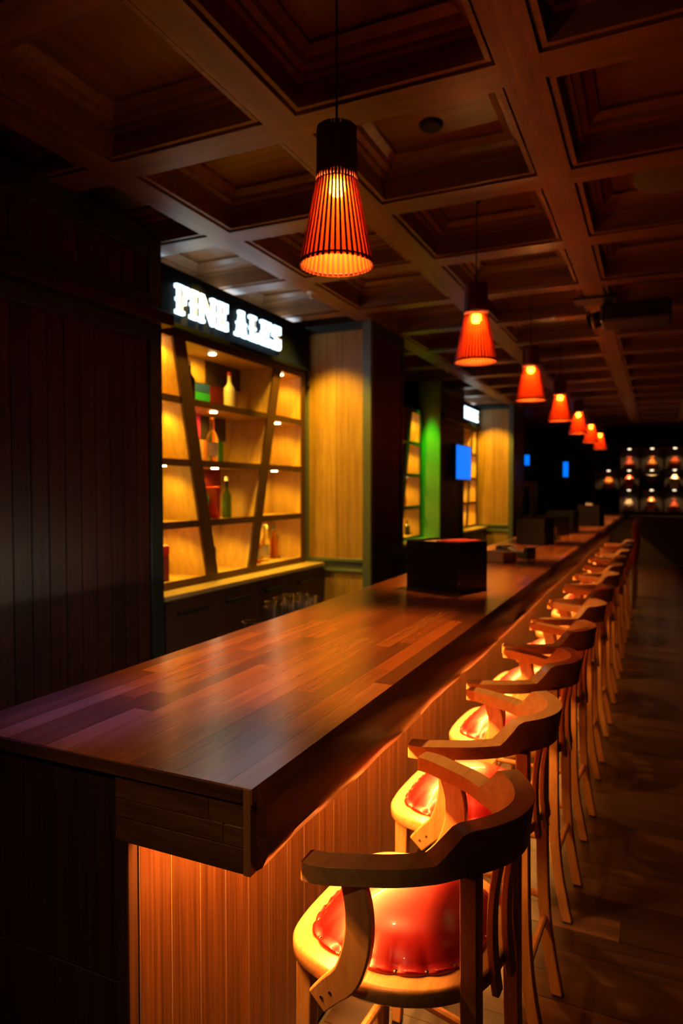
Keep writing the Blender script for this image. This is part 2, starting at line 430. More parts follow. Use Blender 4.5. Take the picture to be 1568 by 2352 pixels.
# LED strips under the overhang, tilted towards the seats with an added plate blocking their back glow, dimmer towards the far end
TL = R(0); LX = -.78
for k0, (ya, yb, mt) in enumerate(((Y0 + .04, 3.2, 'led_glow'), (3.2, 6.0, 'led_glow_mid'), (6.0, Y1 - .1, 'led_glow_far'))):
    bm = bmesh.new(); k = int((yb - ya) / .15)
    st = (yb - ya) / k; vv = []
    for i in range(k + 1):
        yy = ya + i * st
        vv.append([bm.verts.new((LX + d * math.cos(TL), yy, 1.036 + d * math.sin(TL))) for d in (-.008, .008)])
    for p, q in zip(vv, vv[1:]): bm.faces.new((p[0], q[0], q[1], p[1]))
    me = bpy.data.meshes.new('led'); bm.to_mesh(me); bm.free()
    link('led_strip', me, mt, bar, -Vector(bar.location))['label'] = 'glowing orange light strip under the overhang'
bm = bmesh.new(); add_box(bm, (0, 0, 0), (.022, Y1 - Y0 - .12, .003), Matrix.Rotation(-TL, 4, 'Y'))
link('led_back_shield', fin(bm, 'channel'), 'dark_metal', bar, Vector((LX - .0018, (Y0 + Y1) / 2, 1.0390)) - Vector(bar.location))
pbox(bar, 'added_light_shield', (-.665, Y0 + .03, .934), (-.6565, Y1 - .02, 1.045), 'dark_wood_z')  # unseen board added to keep the strip light off the stool arms
# unseen strip added on the service side to brighten the glasses
pbox(bar, 'added_glass_strip', (-1.385, 2.35, 1.063), (-1.372, 3.5, 1.069), 'added_glass_glow')

# work shelf behind the bar that carries the glasses
ws = thing('work_shelf', 'dark work shelf behind the bar carrying the clean glasses', 'shelf', (-1.62, 2.8, 0))
pbox(ws, 'shelf_top', (-1.85, 2.2, .87), (-1.40, 3.9, .90), 'dark_metal', .003)
for yy in (2.22, 3.84):
    for x in (-1.83, -1.45): pbox(ws, 'leg', (x, yy, 0), (x + .04, yy + .04, .87), 'dark_metal')

# ------------------------------------------------------------------ stools
def make_stool(label):
    s = thing('bar_stool', label, 'bar stool', group='row of wooden bar stools with red seats')
    outl = [(-.252, 0), (-.248, .11), (-.232, .18), (-.185, .226), (-.092, .250), (0, .246), (.08, .215), (.14, .165), (.178, .095), (.187, 0)]
    ol = [(x, y) for x, y in outl] + [(x, -y) for x, y in outl[-2:0:-1]]
    C = catmull([(x, y, 0) for x, y in ol], 6, True)
    bm = bmesh.new(); zz = [(.632, .985), (.637, 1.0), (.660, 1.0), (.667, .985), (.668, .96)]
    rings = [[bm.verts.new((p.x * f, p.y * f, z)) for p in C] for z, f in zz]; m = len(C)
    for a, b in zip(rings, rings[1:]):
        for k in range(m): j = (k + 1) % m; bm.faces.new((a[k], a[j], b[j], b[k]))
    bm.faces.new(rings[0][::-1]); bm.faces.new(rings[-1])
    seat = link('seat', fin(bm, 'seat', True, 60), 'seat_wood', s)
    # cushion with a buttoned edge
    cx0 = -.030; NT = 20
    def outline(t):   # resample outline by arc length
        return C2[int(t * len(C2)) % len(C2)]
    fine = catmull([(x, y, 0) for x, y in ol], 40, True)
    L = [0]
    for a, b in zip(fine, fine[1:] + fine[:1]): L.append(L[-1] + (b - a).length)
    NP = 160; C2 = []; q = 0
    for i in range(NP):
        d = L[-1] * i / NP
        while L[q + 1] < d: q += 1
        C2.append(fine[q])
    bm = bmesh.new(); rings = []
    for sc, z in ((.83, .667), (.838, .672), (.825, .678), (.80, .677), (.77, .686), (.70, .704), (.58, .719), (.40, .730), (.2, .735)):
        ring = []
        for i, p in enumerate(C2):
            u = (i / NP * NT) % 1.0; tk = math.exp(-(min(u, 1 - u) / .16) ** 2)
            zz_ = z; f = sc
            if .6 < sc < .84 and z > .675: zz_ = z - .0045 * tk * (1 if sc > .75 else .25)
            if z < .68: f = sc * (1 - .012 * tk + .008 * (1 - tk))
            ring.append(bm.verts.new((cx0 + (p.x - cx0) * f, p.y * f, zz_)))
        rings.append(ring)
    for a, b in zip(rings, rings[1:]):
        for k in range(NP): j = (k + 1) % NP; bm.faces.new((a[k], a[j], b[j], b[k]))
    cv = bm.verts.new((cx0, 0, .7365))
    for k in range(NP): bm.faces.new((rings[-1][k], rings[-1][(k + 1) % NP], cv))
    cush = link('cushion', fin(bm, 'cushion', True, 70), 'leather', s); cush['label'] = 'glossy red leather seat pad held by brass tacks'
    tm = lathe_mesh([(.0058, 0), (.0052, .0022), (.003, .0038), (.0005, .0045)], 10)
    for i in range(NT):
        p = C2[int(i * NP / NT)]
        link('tack', tm, 'brass_tack', cush, (cx0 + (p.x - cx0) * .806, p.y * .806, .671))
    # arm and crest rail
    half = [(-.128, .294, 0), (-.09, .288, 0), (-.045, .268, 0), (.03, .232, 0), (.09, .187, 0), (.145, .130, 0), (.185, .068, 0), (.2, 0, 0)]
    path = half + [(x, -y, 0) for x, y, _ in half[-2::-1]]
    P = catmull(path, 5); bm = bmesh.new(); secs = []
    for i, p in enumerate(P):
        d = (P[min(i + 1, len(P) - 1)] - P[max(i - 1, 0)]).normalized(); nrm = Vector((d.y, -d.x, 0)) * (-1)
        ay = abs(p.y)
        wd = .027
        if p.x < -.11: wd = .021 if p.x < -.125 else .026
        t = max(0, min(1, (.185 - ay) / .035)) if p.x > 0 else 0
        zt = .920 + .064 * t; zb = .884 + .004 * t
        back = .012 * t
        o_ = p - nrm * wd; i_ = p + nrm * wd
        out_is_o = (o_.x - .02) ** 2 + o_.y ** 2 > (i_.x - .02) ** 2 + i_.y ** 2
        ou, inn = (o_, i_) if out_is_o else (i_, o_)
        oc = (ou - inn).normalized()
        secs.append([(inn.x, inn.y, zb), (ou.x, ou.y, zb), (ou.x + oc.x * back * .5, ou.y + oc.y * back * .5, (zb + zt) / 2), (ou.x + oc.x * back, ou.y + oc.y * back, zt),
                     (inn.x + oc.x * (back + .012 * t), inn.y + oc.y * (back + .012 * t), zt), (inn.x + oc.x * back * .3, inn.y + oc.y * back * .3, zb + .037)])
    loft(bm, secs)
    arm = bevel_mod(link('arm_rail', fin(bm, 'arm_rail', True, 40), 'seat_wood', s), .006, 2)
    # legs
    def bent(pts, wx, wy):
        bm = bmesh.new(); Q = catmull(pts, 6); secs = []
        for i, p in enumerate(Q):
            a = wx if not isinstance(wx, list) else wx[0] + (wx[1] - wx[0]) * i / (len(Q) - 1)
            b = wy if not isinstance(wy, list) else wy[0] + (wy[1] - wy[0]) * i / (len(Q) - 1)
            secs.append([(p.x - a, p.y - b, p.z), (p.x + a, p.y - b, p.z), (p.x + a, p.y + b, p.z), (p.x - a, p.y + b, p.z)])
        loft(bm, secs); return fin(bm, 'bent', True, 40)
    for sg in (-1, 1):
        lg = bevel_mod(link('leg', bent([(-.190, sg * .186, .634), (-.194, sg * .190, .35), (-.202, sg * .197, .006)], [.019, .014], [.019, .014]), 'stool_wood', s), .003)
        link('foot_cap', box_mesh((.026, .026, .006), 'rubber'), 'rubber', lg, (-.202, sg * .197, .003))
        lg = bevel_mod(link('leg', bent([(.158, sg * .147, .892), (.160, sg * .147, .62), (.166, sg * .144, .36), (.182, sg * .140, .18), (.215, sg * .135, .006)], [.018, .017], [.020, .016]), 'stool_wood', s), .003)
        link('foot_cap', box_mesh((.032, .03, .006), 'rubber'), 'rubber', lg, (.215, sg * .135, .003))
        # curved arm support, screwed to the seat edge
        bm = bmesh.new(); Q = catmull([(-.040, sg * .266, .893), (-.022, sg * .270, .83), (-.024, sg * .271, .76), (-.048, sg * .268, .69), (-.088, sg * .263, .645), (-.118, sg * .262, .612)], 5); secs = []
        for i, p in enumerate(Q):
            d = (Q[min(i + 1, len(Q) - 1)] - Q[max(i - 1, 0)]); d.y = 0; d.normalize(); nn = Vector((d.z, 0, -d.x))
            hw = .025 + .004 * math.sin(math.pi * i / (len(Q) - 1)); ht = .011
            secs.append([p + nn * hw + Vector((0, ht, 0)), p - nn * hw + Vector((0, ht, 0)), p - nn * hw - Vector((0, ht, 0)), p + nn * hw - Vector((0, ht, 0))])
        loft(bm, secs); sup = bevel_mod(link('arm_support', fin(bm, 'support', True, 40), 'stool_wood', s), .004)
        sm = lathe_mesh([(.004, 0), (.0036, .0015), (.001, .002)], 8)
        for x, z in ((-.085, .644), (-.105, .628)):
            sc_ = link('screw', sm, 'steel', sup, (x, sg * .2735, z), (R(-90) * sg, 0, 0))
    for yy in (-.072, 0, .072):
        x0 = .200 - abs(yy) * .12
        bm = bmesh.new(); Q = catmull([(x0 + .002, yy, .900), (x0 - .012, yy, .80), (x0 - .012, yy, .70), (x0 - .002, yy, .612)], 5); secs = []
        for p in Q: secs.append([(p.x - .008, p.y - .016, p.z), (p.x + .008, p.y - .016, p.z), (p.x + .008, p.y + .016, p.z), (p.x - .008, p.y + .016, p.z)])
        loft(bm, secs); bevel_mod(link('back_slat', fin(bm, 'slat', True, 40), 'stool_wood', s), .003)
    # stretchers
    for pts in (([(-.196, -.193, .27), (-.196, .193, .27)]), ([(-.194, -.192, .33), (.170, -.143, .31)]), ([(-.194, .192, .33), (.170, .143, .31)]), ([(.172, -.143, .25), (.172, .143, .25)])):
        bm = bmesh.new(); tube(bm, pts, .0115, 10); link('stretcher', fin(bm, 'rod', True), 'stool_wood', s)
    s.scale = (1, 1, .984)
    return s
SC = [(-.462, 1.450, -4.5), (-.487, 2.115, -2), (-.492, 2.785, -2), (-.490, 3.445, -3), (-.490, 4.17, -1), (-.488, 4.90, -2), (-.490, 5.66, 0), (-.488, 6.40, -2), (-.490, 7.15, 1), (-.490, 7.9, -1), (-.488, 8.65, 0), (-.490, 9.4, 0)]
base = make_stool('bar stool nearest the camera at the near end of the bar')
base.location = (SC[0][0], SC[0][1], 0); base.rotation_euler = (0, 0, R(SC[0][2]))
for i, (x, yy, a) in enumerate(SC[1:], 1):
    lab = '%s bar stool counted from the near end of the bar' % ORD[i] if i < len(SC) - 1 else 'farthest wooden bar stool, dim at the far end of the row'
    dup(base, (x, yy, 0), R(a), lab, () if i < 4 else ('tack', 'screw'))

# ------------------------------------------------------------------ pendants
def make_pendant(label):
    s = thing('pendant_lamp', label, 'pendant lamp', group='slatted red pendant lamps over the bar')
    # local origin at the rim centre (bottom)
    prof = [(.1215, 0), (.1185, .012), (.0665, .262), (.0635, .32), (.0625, .445)]
    bm = bmesh.new(); secs = []
    for r, z in prof:
        secs.append([(r - .003, -.0036, z), (r + .0035, -.0036, z), (r + .0035, .0036, z), (r - .003, .0036, z)])
    loft(bm, secs); me = fin(bm, 'slat')
    for i in range(40):
        link('slat', me, 'slat_wood', s, (0, 0, 0), (0, 0, 2 * math.pi * (i + .5) / 40))
    bm = bmesh.new(); lathe(bm, [(.1205, .002), (.1185, .012), (.0665, .262), (.066, .270)], 48, cap=False)
    link('diffuser', fin(bm, 'film', True), 'film', s)
    for nm, r, z in (('ring', .118, .012), ('ring', .066, .270)):
        bm = bmesh.new(); lathe(bm, [(r + .0045, z - .002), (r + .0045, z + .002), (r - .001, z + .002), (r - .001, z - .002), (r + .0045, z - .002)], 40, cap=False)
        link(nm, fin(bm, 'ring'), 'slat_wood', s)
    link('sleeve', lathe_mesh([(.050, .271), (.052, .277), (.052, .440), (.01, .446)], 24), 'black', s)
    link('socket', lathe_mesh([(.02, .300), (.022, .31), (.022, .33), (.008, .34)], 16), 'black', s)
    link('bulb', lathe_mesh([(.004, .225), (.018, .229), (.027, .245), (.029, .262), (.024, .277), (.015, .292), (.014, .304)], 16), 'bulb_glow', s)
    link('cord', lathe_mesh([(.0038, .445), (.0038, PZ - ZP - .012)], 8), 'black', s)
    link('ceiling_rose', lathe_mesh([(.006, PZ - ZP - .055), (.02, PZ - ZP - .045), (.055, PZ - ZP - .012), (.058, PZ - ZP)], 24), 'black', s)
    return s
ZP = 2.352
pb = make_pendant('nearest slatted red pendant lamp hanging over the bar')
pb.location = (-.968, 2.072, ZP)
for i in range(1, 7):
    lab = '%s slatted red pendant lamp counted from the camera' % ORD[i] if i < 6 else 'farthest glowing red pendant lamp over the bar'
    dup(pb, (-.965, 2.072 + 1.895 * i, ZP), R(7 * i), lab)

# ------------------------------------------------------------------ back shelf units
def slab_y(name, parent, x0, x1, y0, y1, z0, z1, mat): return pbox(parent, name, (x0, y0, z0), (x1, y1, z1), mat)
LEVELS = [.972, 1.375, 1.80, 2.225, 2.66]
FX, BXs = -2.95, -3.27
def shelf_unit(label, ya, yb, d1, d2, tiles, lamps, name='display_shelf'):
    s = thing(name, label, 'shelf', ((FX + BXs) / 2, (ya + yb) / 2, .945))
    pl = Vector(s.location)
    pbox(s, 'back_panel', (BXs - .02, ya, .945), (BXs, yb, 2.684), 'shelf_wood')
    pbox(s, 'side_panel', (BXs, ya, .945), (FX, ya + .06, 2.684), 'shelf_wood')
    pbox(s, 'side_panel', (BXs, yb - .055, .945), (FX - .012, yb, 2.684), 'shelf_wood')
    pbox(s, 'shaded_stile', (FX - .012, yb - .075, .945), (FX, yb, 2.684), 'edge_wood')
    def divider(y_top, y_bot, th):
        bm = bmesh.new(); v = []
        for (yy, z) in ((y_top - th / 2, 2.64), (y_top + th / 2, 2.64), (y_bot + th / 2, .975), (y_bot - th / 2, .975)):
            v.append(((BXs, yy), z))
        a = [bm.verts.new((BXs - pl.x, yy - pl.y, z - pl.z)) for (_, yy), z in v]; b = [bm.verts.new((FX - .012 - pl.x, yy - pl.y, z - pl.z)) for (_, yy), z in v]
        bm.faces.new(a); bm.faces.new(b[::-1])
        for k in range(4): j = (k + 1) % 4; bm.faces.new((a[k], a[j], b[j], b[k]))
        link('divider', fin(bm, 'divider'), 'shelf_wood', s)
        bm = bmesh.new()
        a = [bm.verts.new((FX - .012 - pl.x, yy - pl.y, z - pl.z)) for (_, yy), z in v]; b = [bm.verts.new((FX + .006 - pl.x, yy - pl.y, z - pl.z)) for (_, yy), z in v]
        bm.faces.new(a); bm.faces.new(b[::-1])
        for k in range(4): j = (k + 1) % 4; bm.faces.new((a[k], a[j], b[j], b[k]))
        link('shaded_divider_edge', fin(bm, 'divider'), 'edge_wood', s)
    if d1: divider(d1[0], d1[1], .135)
    if d2: divider(d2[0], d2[1], .12)
    for i, z in enumerate(LEVELS):
        zc = z; h = .02
        pbox(s, 'shelf_board', (BXs, ya + .06, zc - h), (FX - .012, yb - .055, zc + h), 'shelf_board')
        pbox(s, 'shaded_shelf_edge', (FX - .012, ya, zc - h - .004), (FX, yb - .075, zc + h + .004), 'edge_wood')
    for (yy, zt, pw) in lamps:
        lm = link('cell_lamp', lathe_mesh([(.026, 0), (.026, .006)], 16), 'spot_glow', s, Vector(((FX + BXs) / 2 + .04, yy, zt - .0265)) - pl)
        spot(s, ((FX + BXs) / 2 + .04, yy, zt - .032), ((FX + BXs) / 2 - .2, yy, zt - 1), pw, (1, .60, .035), 150, .6, .02)
    for (y0, y1, z0, z1, mt) in tiles:
        pbox(s, 'colour_tile', (BXs, y0 + .003, z0 + .003), (BXs + .012, y1 - .003, z1 - .003), mt)
    return s
for nm, c in (('tile_lime', (.45, .55, .04)), ('tile_ochre', (.5, .28, .05)), ('tile_dark', (.05, .03, .02)), ('tile_orange', (.75, .17, .03)), ('tile_blue', (.03, .12, .5)),
              ('tile_green', (.03, .5, .12)), ('tile_maroon', (.22, .02, .02)), ('tile_magenta', (.6, .03, .22)), ('tile_tan', (.6, .34, .14)), ('tile_forest', (.02, .18, .05)), ('tile_pink', (.8, .5, .4))):
    plain(nm, c, .45)
T = []
def mid(z, k): # centre of the middle column at height z
    return 0
# tiles on the back of the middle column : rows 3 (top), 2, 1
T += [(4.02, 4.27, 2.45, 2.64, 'tile_lime'), (4.27, 4.52, 2.45, 2.64, 'tile_ochre'), (4.52, 4.77, 2.45, 2.64, 'tile_dark'), (4.77, 5.02, 2.45, 2.64, 'tile_dark'),
      (4.08, 4.24, 2.25, 2.45, 'tile_tan'), (4.24, 4.34, 2.25, 2.45, 'tile_orange'), (4.34, 4.58, 2.25, 2.38, 'tile_green'), (4.34, 4.58, 2.38, 2.45, 'tile_blue'), (4.58, 4.9, 2.25, 2.45, 'tile_maroon'),
      (4.12, 4.45, 2.01, 2.2, 'tile_magenta'), (4.45, 4.8, 2.01, 2.2, 'tile_dark'), (4.16, 4.5, 1.825, 2.01, 'tile_tan'), (4.5, 4.62, 1.825, 2.01, 'tile_orange'), (4.62, 4.76, 1.825, 2.01, 'tile_forest'),
      (4.2, 4.42, 1.6, 1.775, 'tile_forest'), (4.42, 4.72, 1.6, 1.775, 'tile_maroon'), (4.22, 4.36, 1.4, 1.6, 'tile_orange'), (4.36, 4.6, 1.4, 1.6, 'tile_pink')]
def cells(d1, d2, ya, yb, pw):
    out = []
    for i in range(4):
        zt = LEVELS[i + 1]; t = (2.64 - zt) / 1.665
        a = d1[0] + (d1[1] - d1[0]) * t; b = d2[0] + (d2[1] - d2[0]) * t
        out += [((ya + a) / 2 + .06, zt, pw), (a + (b - a) * .42, zt, pw * .9), ((b + yb) / 2, zt, pw)]
    return out
D1, D2 = (3.79, 4.165), (5.122, 4.70)
shelf_unit('lit bottle shelf with slanted dividers under the fine ales sign', 3.42, 5.63, D1, D2, T, cells(D1, D2, 3.42, 5.63, CELL))
D1b, D2b = (7.2, 7.6), (8.60, 8.2)
shelf_unit('lit bottle shelf beside the green-lit wall return', 6.75, 9.08, D1b, D2b, [], [c for c in cells(D1b, D2b, 6.75, 9.08, CELL) if c[0] > 8.2])
D1c, D2c = (10.85, 11.2), (11.95, 11.55)
shelf_unit('farthest lit bottle shelf behind the wall television', 10.45, 12.30, D1c, D2c, [], [c for c in cells(D1c, D2c, 10.45, 12.30, CELL) if c[0] > 11.0])

# ------------------------------------------------------------------ back counters and cabinets
def back_counter(ya, yb, edges, where):
    ct = thing('back_counter', 'pale wood counter top running below the bottle shelf %s' % where, 'counter top', (-3.05, (ya + yb) / 2, .945))
    pbox(ct, 'top_board', (-3.35, ya, .912), (-2.78, yb, .9445), 'counter_wood', .003)
    nn = len(edges) - 1
    for i, (a, b) in enumerate(zip(edges, edges[1:])):
        if nn == 4: lab = ['leftmost dark cabinet under the near back counter', 'second dark cabinet from the left under the near back counter', 'third dark cabinet from the left under the near back counter', 'rightmost dark cabinet under the near back counter, beside the column'][i]
        else: lab = '%s dark cabinet of those under the counter %s' % (ORD[i] if i else 'leftmost', where)
        cb = thing('base_cabinet', lab, 'cabinet', (-3.05, (a + b) / 2, 0), group='cabinets under the back counters')
        pbox(cb, 'body', (-3.34, a + .001, .06), (-2.825, b - .001, .91), 'door_wood')
        dr = pbox(cb, 'door', (-2.823, a + .004, .08), (-2.80, b - .004, .905), 'door_wood', .002)
        h = pbox(dr, 'handle', (-2.799, a + (b - a) * .2, .80), (-2.78, b - (b - a) * .2, .825), 'black', .002)
back_counter(3.42, 5.69, [3.45, 4.0, 4.55, 5.10, 5.67], 'nearest the camera')
back_counter(10.45, 12.34, [10.47, 11.08, 11.70, 12.32], 'beyond the wall television')
back_counter(6.60, 9.09, [6.62, 7.44, 8.26, 9.08], 'left of the green-lit wall')

# ------------------------------------------------------------------ signs
def slab(shapes):
    return shapes
GL = {  # strokes (x0,y0,x1,y1) in a 1-high box with slab serifs and side spurs; 'd' = free quad
    'F': (.74, [(.13, 0, .35, 1), (.0, 0, .48, .13), (0, .87, .74, 1), (.60, .62, .74, 1), (.35, .45, .56, .56), (.48, .36, .58, .65), (.04, .44, .13, .56)]),
    'I': (.48, [(.13, 0, .35, 1), (0, 0, .48, .13), (0, .87, .48, 1), (.04, .44, .44, .56)]),
    'N': (1.06, [(.08, 0, .21, 1), (.85, 0, .98, 1), (0, 0, .29, .11), (0, .89, .25, 1), (.77, .89, 1.06, 1), ('d', .08, 1, .25, 1, .98, 0, .81, 0)]),
    'E': (.74, [(.13, 0, .35, 1), (0, 0, .74, .13), (0, .87, .74, 1), (.60, .66, .74, 1), (.60, 0, .74, .34), (.35, .45, .52, .56), (.46, .38, .56, .62), (.04, .44, .13, .56)]),
    'A': (.86, [('d', .08, 0, .24, 0, .50, 1, .34, 1), ('d', .58, 0, .78, 0, .54, 1, .34, 1), (0, 0, .34, .13), (.50, 0, .86, .13), (.24, .87, .60, 1), (.24, .28, .62, .40), (.12, .46, .22, .56), (.64, .46, .74, .56)]),
    'L': (.72, [(.13, 0, .35, 1), (0, 0, .72, .13), (0, .87, .48, 1), (.58, 0, .72, .38), (.04, .44, .44, .56)]),
    'S': (.72, [(.05, .52, .24, .92), (.12, .86, .62, 1), (.54, .66, .68, 1), ('d', .06, .60, .26, .64, .68, .42, .48, .38), (.48, .08, .68, .48), (.12, 0, .62, .14), (.04, 0, .18, .34)]),
}
INL = {'F': [(.21, .14, .27, .88)], 'I': [(.21, .12, .27, .88)], 'N': [('d', .15, .92, .20, .92, .91, .08, .86, .08)], 'E': [(.21, .14, .27, .88)],
       'A': [('d', .60, .12, .66, .12, .46, .86, .40, .86)], 'L': [(.21, .14, .27, .88)], 'S': [('d', .14, .58, .20, .62, .60, .44, .54, .40)]}
def glyph_mesh(strokes, H, th, grow=0.0):
    bm = bmesh.new()
    for s in strokes:
        if s[0] == 'd': q = [(s[1], s[2]), (s[3], s[4]), (s[5], s[6]), (s[7], s[8])]
        else: q = [(s[0] - grow, s[1] - grow), (s[2] + grow, s[1] - grow), (s[2] + grow, s[3] + grow), (s[0] - grow, s[3] + grow)]
        a = [bm.verts.new((0, x * H, z * H)) for x, z in q]; b = [bm.verts.new((th, x * H, z * H)) for x, z in q]
        bm.faces.new(a[::-1]); bm.faces.new(b)
        for k in range(4): j = (k + 1) % 4; bm.faces.new((a[k], a[j], b[j], b[k]))
    return fin(bm, 'glyph')
def sign(label, ya, yb, words, y_pos, z0, H, inlay, wide=1.0):
    sx = -2.925
    s = thing('illuminated_sign', label, 'sign', (sx - .1, (ya + yb) / 2, 2.69))
    pl = Vector(s.location)
    pbox(s, 'sign_board', (-3.2, ya, 2.686), (sx, yb, 3.085), 'sign_black', .004)
    pbox(s, 'added_uplight', (-3.05, ya + .1, 3.0855), (-2.96, yb - .1, 3.089), 'added_uplight_glow')  # hidden light added to whiten the ceiling beams
    pbox(s, 'added_trough', (sx, ya + .05, 2.686), (sx + .034, yb - .05, 2.694), 'sign_black')  # trough, lip and wash light are added to light the beams
    pbox(s, 'added_trough_lip', (sx + .030, ya + .05, 2.694), (sx + .034, yb - .05, 2.716), 'sign_black')
    pbox(s, 'added_beam_wash', (sx + .006, ya + .2, 2.6945), (sx + .024, yb - .2, 2.698), 'added_wash_glow')
    for word, y_start, y_end in words:
        tot = sum(GL[c][0] for c in word) + .13 * (len(word) - 1); k = (y_end - y_start) / tot
        yy = y_start
        for c in word:
            sub = link('letter', glyph_mesh([tuple([t[0]] + [v * (k / H if i % 2 == 0 else 1) for i, v in enumerate(t[1:])]) if t[0] == 'd' else (t[0] * k / H, t[1], t[2] * k / H, t[3]) for t in GL[c][1]], H, .025, .0), 'letter_white', s, Vector((sx, yy, z0)) - pl)
            link('letter_line', glyph_mesh([tuple([t[0]] + [v * (k / H if i % 2 == 0 else 1) for i, v in enumerate(t[1:])]) if t[0] == 'd' else (t[0] * k / H, t[1], t[2] * k / H, t[3]) for t in INL[c]], H, .004, .012), inlay, sub, (.026, 0, 0))
            yy += (GL[c][0] + .13) * k
    return s
sign('black fascia sign with glowing white western letters reading FINE ALES', 3.42, 5.66, [('FINE', 3.715, 4.315), ('ALES', 4.42, 5.11)], 0, 2.785, .195, 'letter_gold')
sign('small distant glowing sign above the farthest bottle shelf', 10.45, 12.32, [('IIIII', 11.15, 12.15)], 0, 2.80, .19, 'letter_green')

# ------------------------------------------------------------------ niche downlights (yellow) and the green one
def downlight(label, loc, tgt, power, col, size, blend=.35, glow='spot_glow', rad=.03, name='ceiling_downlight'):
    s = thing(name, label, 'ceiling light', loc)
    link('trim_ring', lathe_mesh([(.052, -.006), (.055, 0), (.040, 0), (.036, -.004)], 24), 'black', s)
    link('lens', lathe_mesh([(.034, -.003), (.034, 0)], 20), glow, s)
    spot(s, (loc[0], loc[1], loc[2] - .02), tgt, power, col, size, blend, rad)
    return s
YEL = (1.0, .60, .03)
downlight('small ceiling downlight washing the wood panel beside the fine ales shelf', (-2.64, 5.10, PZ), (-2.70, 5.55, 1.0), 150, YEL, 74, .5, 'spot_glow', .06)
downlight('small ceiling downlight over the near end of the pale back counter', (-2.72, 3.98, PZ), (-2.84, 3.98, 1.0), 80, YEL, 70)
downlight('small ceiling downlight washing the far wood panel', (-2.64, 11.78, PZ), (-2.70, 12.2, 1.0), 150, YEL, 74, .5, 'spot_glow', .06)
downlight('ceiling downlight throwing green light on the wall return', (-2.80, 8.90, PZ), (-2.85, 8.96, 1.0), 200, (.03, 1.0, .01), 27)

# ------------------------------------------------------------------ ceiling fittings
s = thing('recessed_downlight', 'unlit recessed downlight in the coffer behind the nearest pendant', 'ceiling light', (-.975, 3.12, PZ))
link('trim_ring', lathe_mesh([(.045, -.02), (.055, -.012), (.057, 0), (.04, 0), (.036, -.01)], 24), 'dark_metal', s)
link('reflector', lathe_mesh([(.036, -.008), (.02, -.001), (.001, -.0005)], 20), 'steel', s)
s = thing('ceiling_speaker', 'pale round drum speaker on the ceiling at the right edge', 'speaker', (.06, 3.80, PZ))
link('drum', lathe_mesh([(.17, -.165), (.185, -.16), (.19, -.145), (.19, 0)], 40), 'plaster', s)
link('grille', lathe_mesh([(.155, -.170), (.165, -.166), (.165, -.163), (.001, -.163)], 32), 'plaster', s)
for i, (x, yy, lab) in enumerate(((-2.42, 4.72, 'small white sprinkler head under the beam beside the fine ales sign'), (-2.40, 8.4, 'small white sprinkler head under the beam further along the room'))):
    s = thing('sprinkler_head', lab, 'sprinkler', (x, yy, BZ))
    link('flange', lathe_mesh([(.028, -.008), (.034, -.004), (.035, 0)], 20), 'white_paint', s)
    link('nozzle', lathe_mesh([(.014, -.045), (.016, -.04), (.009, -.036), (.009, -.006)], 12), 'white_paint', s)
# projector under the right-hand beam
s = thing('ceiling_projector', 'dark projector hung under the ceiling beam right of the pendants', 'projector', (-.35, 5.95, BZ))
pbox(s, 'mount_plate', (-.62, 5.72, 3.10), (-.30, 5.92, BZ), 'black', .003)
pbox(s, 'mount_arm', (-.40, 5.80, 3.05), (-.34, 5.86, 3.10), 'black')
pbox(s, 'body', (-.42, 5.70, 2.91), (.08, 6.05, 3.05), 'black', .015)
ln = link('lens_barrel', lathe_mesh([(.058, 0), (.06, .02), (.06, .10), (.055, .105), (.044, .09), (.001, .088)], 28), 'dark_metal', s, (-.42 - (-.35), 5.86 - 5.95, 2.975 - BZ), (0, R(-105), 0))
link('lens_ring', lathe_mesh([(.063, .05), (.065, .055), (.065, .075), (.063, .08)], 28), 'steel', ln)
# small stage spot (outside the frame) : the violet pool on the near end of the bar
downlight('ceiling downlight with a violet filter above the near end of the bar', (-1.85, 1.135, PZ), (-1.21, 1.24, 1.1), 130, (.13, .12, 1.0), 16, 1.0, 'niche_lamp')

downlight('unseen warm lamp added to brighten the near end of the bar', (-.465, -.35, BZ), (-.83, 1.0, 1.0), 26, (1, .58, .25), 24, .9)  # out-of-view lamp added to brighten the bar's end boards
# ------------------------------------------------------------------ televisions
def tv(label, y0, y1, x, z0, z1):
    s = thing('television', label, 'television', (x, (y0 + y1) / 2, (z0 + z1) / 2), group='blue wall screens')
    pbox(s, 'case', (x - .06, y0 - .02, z0 - .02), (x, y1 + .02, z1 + .02), 'black', .004)
    pbox(s, 'screen', (x, y0, z0), (x + .003, y1, z1), 'screen_blue')
    pbox(s, 'bracket', (x - .1, (y0 + y1) / 2 - .1, (z0 + z1) / 2 - .1), (x - .06, (y0 + y1) / 2 + .1, (z0 + z1) / 2 + .1), 'black')
tv('bright blue wall television beside the farthest bottle shelf', 9.62, 10.44, -2.61, 1.765, 2.25)
def tv_y(label, x0, x1, y, z0, z1):
    s = thing('television', label, 'television', ((x0 + x1) / 2, y, (z0 + z1) / 2), group='blue wall screens')
    pbox(s, 'case', (x0 - .02, y, z0 - .02), (x1 + .02, y + .05, z1 + .02), 'black', .004)
    pbox(s, 'screen', (x0, y - .003, z0), (x1, y, z1), 'screen_blue')
    pbox(s, 'ceiling_pole', ((x0 + x1) / 2 - .02, y + .05, z1 - .2), ((x0 + x1) / 2 + .02, y + .09, PZ), 'black')
tv_y('small blue screen hanging far beyond the second column', -2.74, -2.58, 15.6, 2.15, 2.37)
tv_y('narrow blue screen in the dark far end of the room', -1.98, -1.87, 16.6, 1.90, 2.24)

